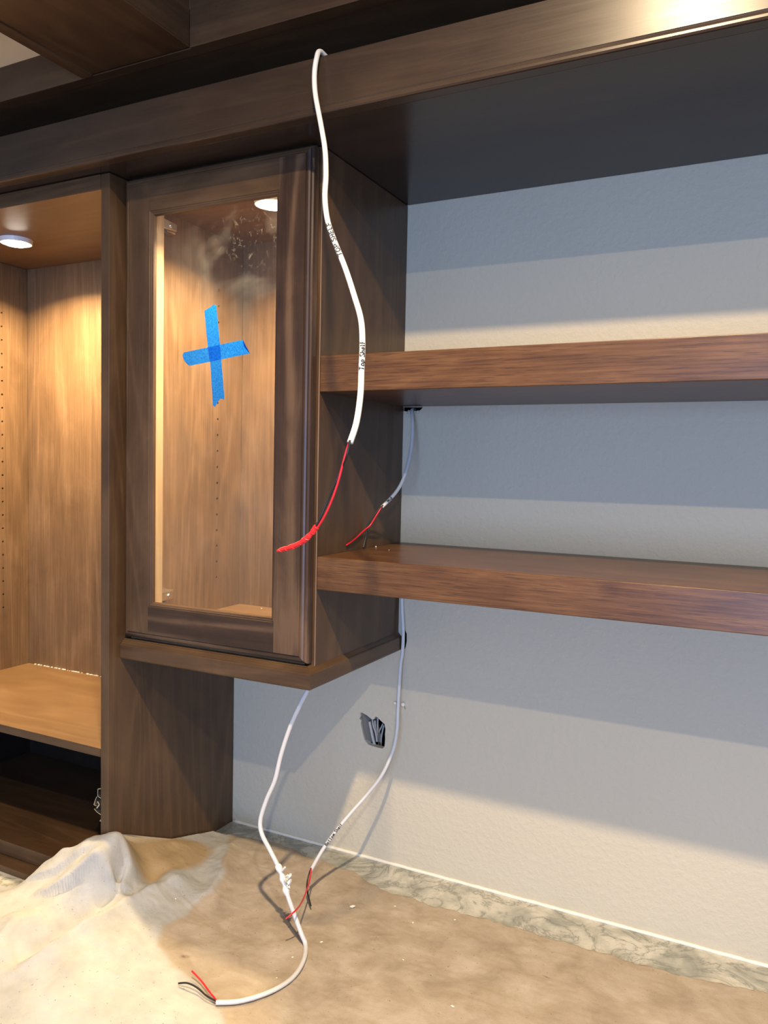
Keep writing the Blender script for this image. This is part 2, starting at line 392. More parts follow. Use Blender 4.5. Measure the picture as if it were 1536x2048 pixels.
tag(obj('screw_head', bm, plain('dark_bronze', (.03, .022, .016), .4, .8), None, True), 'small dark screw head on inside of the tall panel near its top', 'screw')

# ------------------------------------------------------------------ header board and soffit over everything
hd = thing('header_board', 'long dark wooden header board with a bead along its lower edge', 'header board', (.3, -.39, 1.267))
prof = [(-.381, 1.2672), (-.3975, 1.2672), (-.3995, 1.2678), (-.4010, 1.2700), (-.4010, 1.2730), (-.3995, 1.2762), (-.3975, 1.2775), (-.3962, 1.2784), (-.3960, 1.2792), (-.3966, 1.2804), (-.3965, 1.3465), (-.3950, 1.3477), (-.381, 1.3477)]
obj('board', sweep_profile_x(NB(), prof, -1.4, 2.0), crown_w, hd)
so = obj('soffit_panel', B(-1.4, 2.0, -.3808, -.001, 1.2672, 1.2860, bev=.0005), wood('stained_alder_soffit', S(40, 32, 27), S(52, 43, 36), S(64, 53, 44), 'x', rough=.20, off=6.3), None)
tag(so, 'wide dark wooden soffit panel between the header board and the wall', 'panel')

# beams by the ceiling
bmn = thing('perimeter_beam', 'dark wooden beam running along the wall above the header board', 'beam', (.6, -.2, 1.42))
obj('beam_rail', B(-1.6, -.200, -.376, -.355, 1.420, 1.4805, bev=.001), alder_x, bmn)
obj('beam_rail', B(-.200, 2.2, -.379, -.355, 1.420, 1.7195, bev=.001), alder_x, bmn)
obj('beam_soffit', B(-1.6, 2.2, -.3545, -.001, 1.4205, 1.436, bev=0), alder_x, bmn)
cb_ = thing('cross_beam', 'dark wooden ceiling beam crossing the room above the glass door cabinet', 'beam', (-.31, -1.2, 1.42))
obj('beam_core', B(-.4300, -.2000, -2.6, -.3795, 1.4240, 1.7195, bev=.0), alder_y, cb_)
obj('underside_trim', B(-.4300, -.4060, -2.6, -.3795, 1.4180, 1.4239, bev=.001), alder_y, cb_)
obj('underside_trim', B(-.4060, -.2000, -2.6, -.3795, 1.4205, 1.4239, bev=.0005), alder_y, cb_)

# ------------------------------------------------------------------ wall cabinet with glass door
CB, CT = .4560, 1.2660
wc = thing('wall_cabinet', 'dark stained wall cabinet with a lit interior behind a glass door', 'cabinet', (-.195, -.16, CB))
obj('side_panel', B(-.019, 0, -.3045, -.001, CB, CT, bev=.0007), alder_z, wc)
eb = obj('edge_strip', B(-.0012, .0003, -.3052, -.3044, CB, CT, bev=.0002), edge_z, wc); eb['label'] = 'pale front edge of the right side panel'
bm = NB(); box(bm, XP + .0004, XP + .0105, -.2855, -.001, CB, CT)
hole_skin(bm, -.372, -.2855, -.0105, .4812, 1.230, -.0875, [1.1228 - .032 * k for k in range(19)])
bm.faces.new([bm.verts.new(p) for p in ((-.3806, -.2855, .4812), (-.372, -.2855, .4812), (-.372, -.2855, 1.230), (-.3806, -.2855, 1.230))])
lp = obj('side_panel', bm, in_z, wc); lp['label'] = 'left side panel with a column of shelf pin holes'
obj('back_panel', B(-.3715, -.0195, -.0100, -.0015, CB, CT, bev=0), in_z, wc)
obj('top_panel', B(-.3715, -.0195, -.2855, -.0105, 1.230, CT, bev=0), in_x, wc)
obj('bottom_panel', B(-.3715, -.0195, -.2855, -.0105, CB, .4812, bev=0), in_x, wc)
ff = wood('lit_tone_face_frame', S(140, 118, 92), S(160, 138, 110), S(176, 154, 126), 'z', off=7.7)  # paler than the frame's own stain: puck light put into the colour
obj('face_frame_stile', B(XP + .0004, -.334, -.3045, -.2860, CB, CT, bev=.0006), ff, wc)
obj('face_frame_stile', B(-.055, -.0195, -.3045, -.2860, CB, CT, bev=.0006), ff, wc)
obj('face_frame_rail', B(-.3338, -.0552, -.3045, -.2860, CB, .5265, bev=.0006), ff, wc)
obj('face_frame_rail', B(-.3338, -.0552, -.3045, -.2860, 1.2080, CT, bev=.0006), ff, wc)

# door, mitred ogee round a butt-jointed frame
DX0, DX1, DZ0, DZ1 = -.3885, -.0040, .4665, 1.2630
YB, YF = -.3085, -.3280
outer = [(0.0, YB), (0.0, YF + .0100), (.0010, YF + .0064), (.0034, YF + .0044), (.0044, YF + .0044), (.0050, YF + .0024), (.0080, YF + .0012), (.0102, YF + .0012), (.0108, YF + .0020), (.0118, YF + .0020), (.0124, YF)]
FO = outer[-1][0]
WI = .0600                       # frame width to the inner bead
inner = [(WI, YF), (WI + .0012, YF + .0016), (WI + .0028, YF + .0016), (WI + .0036, YF + .0028), (WI + .0062, YF + .0036), (WI + .0072, YF + .0060), (WI + .0080, YF + .0085), (WI - .0015, YF + .0085), (WI - .0015, YB)]
def rect(d): return [(DX0 + d, DZ0 + d), (DX1 - d, DZ0 + d), (DX1 - d, DZ1 - d), (DX0 + d, DZ1 - d)]   # bl br tr tl
def door_member(side):
    bm = NB(); i0, i1 = {'bottom': (0, 1), 'right': (1, 2), 'top': (2, 3), 'left': (3, 0)}[side]
    def seq(prof):
        rows = []
        for d, y in prof:
            R_ = rect(d); rows.append((bm.verts.new((R_[i0][0], y, R_[i0][1])), bm.verts.new((R_[i1][0], y, R_[i1][1]))))
        for a, b in zip(rows, rows[1:]): bm.faces.new((a[0], a[1], b[1], b[0]))
    seq(outer); seq(inner)
    a, b = rect(FO), rect(WI)
    if side in ('left', 'right'):
        xo, xi = a[i0][0], b[i0][0]; zz0, zz1 = DZ0 + FO, DZ1 - FO
        f = [(xo, zz0), (xi, zz0), (xi, zz1), (xo, zz1)]
        g = [(rect(0)[i0][0], DZ0), (rect(inner[-1][0])[i0][0], DZ0), (rect(inner[-1][0])[i0][0], DZ1), (rect(0)[i0][0], DZ1)]
    else:
        zo, zi = a[i0][1], b[i0][1]; xx0, xx1 = DX0 + WI, DX1 - WI
        f = [(xx0, zo), (xx1, zo), (xx1, zi), (xx0, zi)]
        e = inner[-1][0]; g = [(DX0 + e, rect(0)[i0][1]), (DX1 - e, rect(0)[i0][1]), (DX1 - e, rect(e)[i0][1]), (DX0 + e, rect(e)[i0][1])]
    bm.faces.new([bm.verts.new((x, YF, z)) for x, z in f]); bm.faces.new([bm.verts.new((x, YB, z)) for x, z in g])
    return bm
dgo = door_member('left'); door = obj('glass_door', dgo, alder_z, wc)
door['label'] = 'dark framed glass door'
obj('stile', door_member('right'), wood('stained_alder_door_stile', S(42, 29, 21), S(64, 47, 34), S(98, 76, 56), 'z', fig=.9, off=8.1), door)
obj('rail', door_member('bottom'), wood('stained_alder_door_rail', S(42, 30, 22), S(63, 47, 35), S(94, 73, 55), 'x', fig=.9, off=9.4), door)
obj('rail', door_member('top'), alder_x, door)
gx0, gx1, gz0, gz1 = DX0 + WI, DX1 - WI, DZ0 + WI, DZ1 - WI
bm = NB(); bm.faces.new([bm.verts.new(p) for p in ((gx0, -.3190, gz0), (gx1, -.3190, gz0), (gx1, -.3190, gz1), (gx0, -.3190, gz1))])
gp = obj('glass_pane', bm, glass_m, door)
# hinges
for zc, flip in ((1.1975, 0), (.5360, 1)):
    bm = NB()
    v = [bm.verts.new(p) for p in ((-.352, -.2858, zc + .009), (-.340, -.2858, zc + .009), (-.340, -.246, zc + .0065), (-.352, -.246, zc + .0065),
                                  (-.352, -.2858, zc - .009), (-.340, -.2858, zc - .009), (-.340, -.246, zc - .0065), (-.352, -.246, zc - .0065))]
    for f in ((0, 1, 2, 3), (7, 6, 5, 4), (0, 4, 5, 1), (1, 5, 6, 2), (2, 6, 7, 3), (3, 7, 4, 0)): bm.faces.new([v[i] for i in f])
    bmesh.ops.bevel(bm, geom=bm.edges[:], offset=.0012, segments=2, affect='EDGES')
    hg = obj('hinge', bm, nickel, wc)
    obj('mounting_plate', B(-.3719, -.352, -.272, -.236, zc - .007, zc + .007, bev=.001), nickel, hg)
    bm = NB(); bmesh.ops.create_cone(bm, cap_ends=True, segments=16, radius1=.004, radius2=.0035, depth=.003, matrix=Matrix.Translation((-.339, -.262, zc)) @ Matrix.Rotation(PI / 2, 4, 'Y'))
    obj('screw', bm, nickel, hg)
    bm = NB(); box(bm, -.350, -.341, -.2855, -.270, zc - .0165, zc - .0095, .0015); obj('hinge_knuckle', bm, plain('dark_steel', (.10, .09, .085), .4, .6), hg)

# base moulding under the cabinet, mitred at the corner
MB_, MT_ = .4275, .4625
mprof = [(0, MB_), (.0005, MB_), (.0128, MB_), (.0145, MB_ + .0018), (.0150, MB_ + .0040), (.0150, MB_ + .0245), (.0142, MB_ + .0262), (.0125, MB_ + .0272), (.0075, MB_ + .0330), (.0050, MT_ - .0012), (.0040, MT_), (0, MT_)]
md = thing('base_moulding', 'mitred wooden light moulding under the glass door cabinet', 'moulding', (-.2, -.16, MB_))
def mould(front):
    bm = NB(); rows = []
    for o_, z in mprof:
        if front: rows.append((bm.verts.new((XP + .0008, -.3160 - o_, z)), bm.verts.new((-.0070 + o_, -.3160 - o_, z))))
        else: rows.append((bm.verts.new((-.0070 + o_, -.3160 - o_, z)), bm.verts.new((-.0070 + o_, -.0015, z))))
    n = len(rows)
    for k in range(n):
        a, b = rows[k], rows[(k + 1) % n]; bm.faces.new((a[0], a[1], b[1], b[0]))
    bm.faces.new([r[0] for r in rows]); bm.faces.new([r[1] for r in rows][::-1]); return bm
obj('front_piece', mould(True), alder_x, md); obj('side_piece', mould(False), alder_y, md)
obj('cleat', B(XP + .002, -.010, -.3155, -.010, .4440, .4555, bev=.0), alder_x, md)

# ------------------------------------------------------------------ thick open shelves
for nm, z0, z1, lab in (('floating_shelf', .8927, .9485, 'upper thick walnut floating shelf right of the glass door cabinet'),
                        ('floating_shelf', .5827, .6349, 'lower thick walnut floating shelf right of the glass door cabinet')):
    o = obj(nm, B(.0008, 1.9, -.3050, -.0008, z0, z1, bev=.0012), walnut); tag(o, lab, 'shelf', 'thick floating shelves')

# ------------------------------------------------------------------ puck lights (the lamp sits in its builder)
def puck(x, y, z, label, power):
    p = thing('puck_light', label, 'light', (x, y, z), 'puck lights in the cabinet tops')
    bm = NB(); bmesh.ops.create_cone(bm, cap_ends=True, segments=32, radius1=.031, radius2=.033, depth=.009, matrix=Matrix.Translation((x, y, z - .0047)))
    obj('housing', bm, plain('white_puck_housing', (.8, .8, .78), .4), p, False)
    bm = NB(); bmesh.ops.create_cone(bm, cap_ends=True, segments=32, radius1=.020, radius2=.024, depth=.003, matrix=Matrix.Translation((x, y, z - .0105)))
    l = obj('lens', bm, lens_m, p); l['label'] = 'glowing lens'
    lamp('puck_lamp', (x, y, z - .0135), power, (1.0, .73, .40), .040, math.radians(146))
puck(-.150, -.222, 1.230, 'glaring puck light under the top of the glass door cabinet', 6.0)
puck(-.815, -.205, 1.240, 'glaring puck light under the top of the tall open unit', 8.0)

# ------------------------------------------------------------------ painter's tape cross on the glass
TV = [(-0.2158, 1.0295), (-0.2037, 1.0344), (-0.197, 1.0382), (-0.1916, 1.0367), (-0.1827, 0.9717), (-0.1731, 0.8877), (-0.1736, 0.8829), (-0.1803, 0.8851), (-0.1856, 0.8804), (-0.1924, 0.8709), (-0.1965, 0.8742), (-0.2027, 0.945), (-0.2085, 0.972)]
TH = [(-0.2588, 0.9631), (-0.2616, 0.9583), (-0.258, 0.9494), (-0.2496, 0.9442), (-0.2467, 0.9403), (-0.1222, 0.9553), (-0.1261, 0.9607), (-0.134, 0.9662), (-0.1368, 0.9778), (-0.1827, 0.9723)]
for P_, y, lab in ((TV, -.3194, 'upright strip of blue painter tape on the glass door'), (TH, -.3198, 'sideways strip of blue painter tape crossing the upright one')):
    bm = NB(); f = bm.faces.new([bm.verts.new((x, y, z)) for x, z in P_]); bmesh.ops.triangulate(bm, faces=[f])
    tag(obj('painter_tape', bm, blue_tape), lab, 'tape', 'crossed blue tape on the glass')

# ------------------------------------------------------------------ drop cloth
CP = [(-0.5599, -0.4162, 0.006), (-0.5226, -0.4038, 0.035), (-0.4964, -0.3932, 0.06), (-0.4701, -0.3829, 0.085), (-0.4421, -0.3744, 0.1), (-0.3895, -0.3665, 0.12), (-0.355, -0.3595, 0.118), (-0.3527, -0.3391, 0.09), (-0.3347, -0.3478, 0.062), (-0.3702, -0.2949, 0.062), (-0.3716, -0.2342, 0.05), (-0.3721, -0.1319, 0.022), (-0.3716, -0.0851, 0.008), (-0.3701, -0.3907, 0.108), (-0.3581, -0.4077, 0.085), (-0.4072, -0.417, 0.075), (-0.4328, -0.4264, 0.055), (-0.4587, -0.4664, 0.032), (-0.5349, -0.466, 0.02), (-0.3505, -0.4148, 0.058), (-0.3284, -0.38, 0.05), (-0.324, -0.3245, 0.034), (-0.2891, -0.2989, 0.022), (-0.3427, -0.4222, 0.042), (-0.3204, -0.3764, 0.03), (-0.4179, -0.46, 0.04), (-0.3688, -0.4514, 0.032), (-0.3204, -0.4217, 0.022), (-0.369, -0.5015, 0.024), (-0.4381, -0.5398, 0.024), (-0.3367, -0.4802, 0.018), (-0.3644, -0.5523, 0.012), (-0.2708, -0.2597, 0.012), (-0.2874, -0.3137, 0.013), (-0.2969, -0.377, 0.013), (-0.3023, -0.4173, 0.012), (-0.3032, -0.4595, 0.011), (-0.3113, -0.5029, 0.009), (-0.3151, -0.5473, 0.007), (-0.3481, -0.6086, 0.004), (-0.3497, -0.2973, 0.054), (-0.3317, -0.2779, 0.048), (-0.3244, -0.2178, 0.03), (-0.3038, -0.1539, 0.012), (-0.2351, -0.2108, 0.006), (-0.2586, -0.3937, 0.008), (-0.2579, -0.4717, 0.008), (-0.2705, -0.5673, 0.007), (-0.3025, -0.6272, 0.006), (-0.2596, -0.332, 0.007), (-0.2257, -0.2796, 0.004), (-0.2759, -0.0939, 0.003), (-0.1575, -0.161, 0.003), (-0.1333, -0.3147, 0.003), (-0.1592, -0.4101, 0.004), (-0.1704, -0.4873, 0.004), (-0.1918, -0.565, 0.005), (-0.2297, -0.6198, 0.004), (-0.0685, -0.4943, 0.003), (-0.0485, -0.179, 0.003), (0.1029, -0.184, 0.003), (0.2956, -0.2299, 0.003), (0.1218, -0.3903, 0.003), (-0.0351, -0.3398, 0.003), (0.5055, -0.1549, 0.003), (-0.2323, -0.0693, 0.003), (-0.1009, -0.561, 0.004)]
cx = np.array([c[0] for c in CP]); cyy = np.array([c[1] for c in CP]); ch = np.array([c[2] for c in CP]); n = len(CP)
kern = lambda d2: np.sqrt(d2 + .016 ** 2)
Km = kern((cx[:, None] - cx) ** 2 + (cyy[:, None] - cyy) ** 2); Am = np.zeros((n + 1, n + 1)); Am[:n, :n] = Km + np.eye(n) * 1e-4; Am[:n, n] = 1; Am[n, :n] = 1
wts = np.linalg.solve(Am, np.append(ch, 0))
def poly_d(px, py, P):
    """signed distance to polyline (positive = left of travel), and parameter"""
    best = np.full(px.shape, 9.0); sg = np.zeros(px.shape); par = np.zeros(px.shape); L = 0
    for (a, b) in zip(P, P[1:]):
        a = np.array(a); b = np.array(b); e = b - a; le = np.hypot(*e)
        u = np.clip(((px - a[0]) * e[0] + (py - a[1]) * e[1]) / le ** 2, 0, 1); dx = px - a[0] - u * e[0]; dy = py - a[1] - u * e[1]; d = np.hypot(dx, dy)
        m = d < best; best = np.where(m, d, best); sg = np.where(m, np.sign(e[0] * dy - e[1] * dx), sg); par = np.where(m, L + u * le, par); L += le
    return best, sg, par / L
VAL = [(-0.2757, -0.2539), (-0.2923, -0.3081), (-0.3006, -0.3732), (-0.306, -0.4136), (-0.307, -0.456), (-0.3151, -0.4996), (-0.3188, -0.5441), (-0.3336, -0.5858), (-0.3494, -0.6076)]
edge_pts = [(-.3858, -.0720), (-.3053, -.0541), (-.2366, -.0453), (-.1544, -.061), (-.0596, -.0681), (.03, -.1003), (.1128, -.1019), (.2506, -.0964), (.4199, -.0988), (.5701, -.0946), (.6636, -.0763), (1.2, -.09)]
def yback(x):
    if x < -.5599: return -.4162 - (x + .5599) * -.28 - .0
    if x < -.4250: return -.4162 + (x + .5599) / .1349 * .0412 + .006 * math.sin(x * 60)
    if x < -.3890: return -.3640
    if x < -.3858: return -.3640 + (x + .3890) / .0032 * .292
    for a, b in zip(edge_pts, edge_pts[1:]):
        if a[0] <= x <= b[0]:
            u = (x - a[0]) / (b[0] - a[0]); u = u * u * (3 - 2 * u) * .5 + u * .5
            return a[1] + (b[1] - a[1]) * u + .0018 * math.sin(x * 90) + .0012 * math.sin(x * 233)
    return -.09
xs = sorted(set([round(-.66 + .0042 * k, 5) for k in range(62)] + [round(-.4 + .0016 * k, 5) for k in range(14)] + [round(-.3776 + .0036 * k, 5) for k in range(160)] + [round(.2 + .008 * k, 5) for k in range(126)]))
NV = 256
YFR = -.672
GX = np.array([[x] * NV for x in xs]); GY = np.array([[min(yback(x), -.042 + (YFR + .042) * (k / (NV - 1))) for k in range(NV)] for x in xs])
fx, fy = GX.ravel(), GY.ravel()
H = np.zeros(fx.shape)
for s in range(0, len(fx), 20000):
    a, b = fx[s:s + 20000], fy[s:s + 20000]
    H[s:s + 20000] = kern((a[:, None] - cx) ** 2 + (b[:, None] - cyy) ** 2) @ wts[:n] + wts[n]
def ridge(P, h, wa, wb):
    d, sg, par = poly_d(fx, fy, P); f = np.clip(par * 5, 0, 1) * np.clip((1 - par) * 5, 0, 1)
    return f * h * np.exp(-(d / np.where(sg > 0, wa, wb)) ** 2)
def step(P, h, far, near, und=.3):
    d, sg, par = poly_d(fx, fy, P); f = np.clip(par * 4, 0, 1) * np.clip((1 - par) * 4, 0, 1)
    return f * np.where(sg < 0, h * (1 - np.exp(-(d / .003) ** 2) * .25) * np.exp(-(d / far) ** 1.5), -h * und * np.exp(-(d / near) ** 1.3))
FF = [(-0.308, -0.368), (-0.3297, -0.3902), (-0.3672, -0.41), (-0.4075, -0.4379), (-0.4617, -0.464)]
TT = [(-0.3502, -0.3441), (-0.3341, -0.3484), (-0.3145, -0.3638), (-0.308, -0.368)]
def crest(P, h, far, near, fa=4, fb=5):
    d, sg, par = poly_d(fx, fy, P); f = np.clip(par * fa, 0, 1) * np.clip((1 - par) * fb, 0, 1)
    return h * f * np.where(sg < 0, np.clip(1 - d / far, 0, 1) ** 1.2, np.exp(-(d / near)))
H = H + crest(VAL, .034, .034, .050)
d, sg, par = poly_d(fx, fy, VAL)
H = H - np.where(sg < 0, .012 * np.clip(par * 4, 0, 1) * np.clip((1 - par) * 4, 0, 1) * np.exp(-((d - .038) / .018) ** 2), 0)
H = H + crest([(-.325, -.060), (-.290, -.14), (-.250, -.21), (-.228, -.275), (-.235, -.33)], .019, .045, .050)
H = H + crest([(-0.2414, -0.437), (-0.2511, -0.49), (-0.2508, -0.5393), (-0.2375, -0.5874), (-0.2112, -0.6352)], .007, .030, .050)
H = H + crest([(-.40, -.47), (-.42, -.52), (-.41, -.58), (-.38, -.64)], .012, .040, .040)
H = H + step(FF, .016, .024, .012, .4)
H = H - ridge([(-.365, -.20), (-0.3488, -0.2983), (-0.3148, -0.3393)], .006, .018, .022)
H = H + ridge([(-0.2614, -0.447), (-0.2711, -0.49), (-0.2708, -0.5393), (-0.2575, -0.5874), (-0.2312, -0.6352)], .006, .010, .022)
H = H + ridge([(-0.237, -0.3817), (-0.2426, -0.4443), (-0.223, -0.4957), (-0.1907, -0.5661)], .004, .012, .020)
H = H + step([(-0.38, -0.385), (-0.4235, -0.4022), (-0.4576, -0.4227), (-0.526, -0.4327)], .010, .020, .008, .3)
H = H + ridge([(-.46, -.50), (-.42, -.53), (-.38, -.59)], .006, .014, .018)
H = H + ridge([(-.13, -.45), (-.08, -.36), (.02, -.30), (.15, -.27)], .0022, .02, .02)
H = H + ridge([(-.05, -.22), (.08, -.25), (.22, -.22), (.4, -.24)], .0018, .02, .02)
H = H + ridge([(.0, -.42), (.12, -.37), (.3, -.33), (.5, -.30)], .0018, .02, .03)
# sharp tuck on the heap's right shoulder
H = H + ridge([(-.352, -.352), (-.343, -.378), (-.337, -.395)], -.028, .006, .009)
bm = NB(); vs = []; CZ = []
for k in range(len(fx)):
    x, y, h = fx[k], fy[k], H[k]
    nz = noise.noise(Vector((x * 14, y * 14, 0))) * .0026 + noise.noise(Vector((x * 38, y * 30, 3))) * .0016 + abs(noise.noise(Vector((x * 60, y * 70, 9)))) * .0014
    big = noise.noise(Vector((x * 22, y * 18, 7))) * .010 * min(max((h - .02) / .05, 0), 1)
    z = max(h, .0012) + max(nz, -.0006) + big
    e = min(abs((k % NV)) / 6.0, 1)
    z = max(.0009, z)
    CZ.append(z); vs.append(bm.verts.new((x, y, z)))
for i in range(len(xs) - 1):
    for j in range(NV - 1):
        a = i * NV + j; 
        if fy[a] == fy[a + 1] and fy[a + NV] == fy[a + NV + 1]: continue
        q_ = [a, a + 1, a + NV + 1, a + NV]
        if fy[a] == fy[a + 1]: q_.remove(a)
        if fy[a + NV] == fy[a + NV + 1]: q_.remove(a + NV)
        bm.faces.new([vs[c_] for c_ in q_])
keep_ = [bool(v_.link_faces) for v_ in vs]
bmesh.ops.delete(bm, geom=[v_ for v_ in vs if not v_.link_faces], context='VERTS')
cloth = obj('drop_cloth', bm, canvas, None, True)
tag(cloth, 'crumpled canvas drop cloth, white folds at left and tan flat at right', 'drop cloth')
WB = [(-.345, -.02), (-0.3389, -0.0724), (-0.286, -0.1531), (-0.2431, -0.2153), (-0.2218, -0.2775), (-0.2224, -0.3491), (-0.2219, -0.3983), (-0.2021, -0.4337), (-0.1584, -0.4514), (-0.094, -0.4637), (-0.0364, -0.489), (-0.0057, -0.5166), (.06, -.60), (.10, -.69)]
d, sg, par = poly_d(fx, fy, WB)
inside = sg < 0 if True else sg
ref = poly_d(np.array([-.45]), np.array([-.55]), WB)[1][0]
side = np.where(sg == ref, -d, d)                # negative = white side
jit = np.array([noise.noise(Vector((x * 24, y * 24, 1))) * .012 + noise.noise(Vector((x * 70, y * 70, 4))) * .004 for x, y in zip(fx, fy)])
tanm = np.clip((side + jit) / .012 + .5, 0, 1)
tanfront = np.clip((-fy - .50) / .12, 0, 1)
tanm = tanm * (1 - .25 * tanfront)
yel = np.zeros(fx.shape)
# ochre patch beside the tall panel and a brownish rim on the tan area's edge
dd = np.hypot((fx + .352 + (fy + .25) * -.12) / .050, (fy + .25) / .100); yel = np.maximum(yel, np.clip((1.15 - dd) / .3, 0, 1) * .9)
yel = np.maximum(yel, np.exp(-((side + jit) / .006) ** 2) * .35)
dk = np.zeros(fx.shape)
for (sx, sy_2, rr, am) in ((-.1543, -.431, .0045, .8), (-.149, -.428, .0035, .5), (-.152, -.5, .002, .5), (.03, -.33, .0012, .8), (.06, -.30, .0015, .5), (-.06, -.47, .003, .25), (.36, -.20, .0015, .7)):
    dk = np.maximum(dk, am * np.exp(-(((fx - sx) / rr) ** 2 + ((fy - sy_2) / (rr * .8)) ** 2)))
dk = np.maximum(dk, .10 * np.exp(-(((fx - .235) / .018) ** 2 + ((fy + .165) / .014) ** 2)))
keep_ = np.array(keep_)
ca = cloth.data.color_attributes.new('canvas_tint', 'FLOAT_COLOR', 'POINT')
arr = np.stack([tanm, yel, dk, np.ones(fx.shape)], 1)[keep_].astype(np.float32).ravel(); ca.data.foreach_set('color', arr)
so_ = cloth.modifiers.new('thickness', 'SOLIDIFY'); so_.thickness = .0008; so_.offset = -1

def cloth_z(x, y):
    return CZ[int(np.argmin((fx - x) ** 2 + (fy - y) ** 2))]
# ------------------------------------------------------------------ handwriting: single-stroke letters inked onto the cable
G = {'T': [[(0, 1), (.7, 1)], [(.35, 1), (.35, 0)]], 'O': [[(.35 + .33 * math.cos(a), .5 + .48 * math.sin(a)) for a in [k * PI / 7 for k in range(15)]]],
     'P': [[(.08, 0), (.08, 1), (.4, 1), (.6, .88), (.6, .66), (.4, .5), (.08, .48)]],
     'S': [[(.58, .86), (.4, 1), (.15, .92), (.08, .72), (.3, .54), (.55, .36), (.52, .1), (.28, 0), (.05, .12)]],
     'h': [[(.08, 1), (.08, 0)], [(.08, .42), (.28, .58), (.48, .48), (.5, 0)]], 'e': [[(.06, .32), (.5, .36), (.44, .56), (.24, .62), (.06, .44), (.08, .14), (.3, 0), (.52, .12)]],
     'l': [[(.1, 1), (.1, .05), (.2, 0)]], 'f': [[(.5, .95), (.32, 1), (.22, .86), (.22, 0)], [(.04, .56), (.44, .56)]],
     'o': [[(.28 + .24 * math.cos(a), .3 + .3 * math.sin(a)) for a in [k * PI / 5 for k in range(11)]]],
     'p': [[(.08, .6), (.08, -.3)], [(.08, .5), (.3, .62), (.5, .46), (.46, .12), (.26, 0), (.08, .1)]],
     'B': [[(.08, 0), (.08, 1), (.4, .98), (.54, .8), (.42, .58), (.1, .52)], [(.1, .52), (.5, .5), (.6, .26), (.44, .02), (.08, 0)]],
     't': [[(.25, .95), (.25, .1), (.42, 0)], [(.04, .64), (.48, .64)]], 'm': [[(.06, .6), (.06, 0)], [(.06, .48), (.22, .6), (.32, .46), (.32, 0)], [(.32, .46), (.5, .6), (.62, .44), (.62, 0)]],
     'M': [[(.06, 0), (.1, 1), (.36, .35), (.62, 1), (.68, 0)]], 'i': [[(.12, .6), (.12, 0)], [(.12, .82), (.12, .88)]],
     'd': [[(.5, 1), (.5, 0)], [(.5, .5), (.28, .6), (.06, .36), (.1, .06), (.32, 0), (.5, .14)]], 'H': [[(.08, 0), (.08, 1)], [(.55, 0), (.52, .95)], [(.08, .5), (.54, .48)]], 'E': [[(.55, 1), (.08, .97), (.08, 0), (.55, .03)], [(.08, .5), (.45, .52)]],
     'L': [[(.08, 1), (.08, 0), (.5, .03)]], 'F': [[(.55, 1), (.08, .97), (.08, 0)], [(.08, .5), (.45, .52)]], ' ': []}
def write_on(path, r, s0, text, h, parent, width=1.0, pen=.00058):
    """s0: arc length where writing starts; text advances along decreasing path (upwards)"""
    rev = path[::-1]; acc = [0]
    for a, b in zip(rev, rev[1:]): acc.append(acc[-1] + (b - a).length)
    def at(s):
        s = min(max(s, 0), acc[-1] - 1e-6)
        i = max(k for k in range(len(acc)) if acc[k] <= s); i = min(i, len(rev) - 2)
        u = (s - acc[i]) / (acc[i + 1] - acc[i]); p = rev[i].lerp(rev[i + 1], u); T = (rev[min(i + 2, len(rev) - 1)] - rev[max(i - 1, 0)]).normalized()
        return p, T
    bm = NB(); cur = s0
    for ch in text:
        adv = {' ': .45, 'l': .4, 'i': .4, 'M': .9, 'T': .9, 'm': .85, 'O': .9}.get(ch, .75) * h * width
        for st in G[ch]:
            P = []
            for a, b in zip(st, st[1:]):
                for k in range(4): P.append((a[0] + (b[0] - a[0]) * k / 4, a[1] + (b[1] - a[1]) * k / 4))
            P.append(st[-1]); V = []
            for gx, gy in P:
                p, T = at(cur + gx * h * width)
                N = (CAM - p); N = (N - T * N.dot(T)).normalized(); U_ = N.cross(T).normalized()      # letter tops to the left of upward travel
                a = (gy - .5) * h / r
                V.append(p + (N * math.cos(a) + U_ * math.sin(a)) * (r + .00008))
            tube(bm, V, pen, 5)
        cur += adv
    o = obj('handwriting', bm, ink, parent); o['label'] = 'black marker lettering'; return o

# ------------------------------------------------------------------ cables
def cable(name, label, pts, r, red, blk, flat=.92):
    pth = spline(pts, 12)
    for p_ in pth:
        if p_.z < .03 and r > .0035: p_.z = max(p_.z, cloth_z(p_.x, p_.y) + .0042)
    t_ = thing(name, label, 'cable', Vector(pts[-1]), 'white low voltage cables')
    j = obj('jacket', tube(NB(), pth, r, 16, flat), white_jacket, t_, True)
    if red: obj('red_lead', tube(NB(), spline(red, 10), .00135, 10), red_ins, t_, True)
    if blk: obj('black_lead', tube(NB(), spline(blk, 10), .00135, 10), blk_ins, t_, True)
    return t_, j, pth
C1 = [(0.052, -.300, 1.352), (0.0505, -.375, 1.3525), (0.0495, -0.398, 1.353), (0.0503, -0.408, 1.3382), (0.05, -0.412, 1.3151), (0.0553, -0.417, 1.2852), (0.073, -0.43, 1.2371), (0.0892, -0.445, 1.1963), (0.1005, -0.46, 1.1573), (0.1087, -0.475, 1.1228), (0.1222, -0.49, 1.0886), (0.1382, -0.5, 1.0594), (0.1634, -0.515, 1.0198), (0.1851, -0.53, 0.9821), (0.2035, -0.545, 0.9489), (0.2143, -0.56, 0.9173), (0.2191, -0.57, 0.8875), (0.2239, -0.58, 0.8583), (0.225, -0.59, 0.8269), (0.2228, -0.6, 0.8038)]
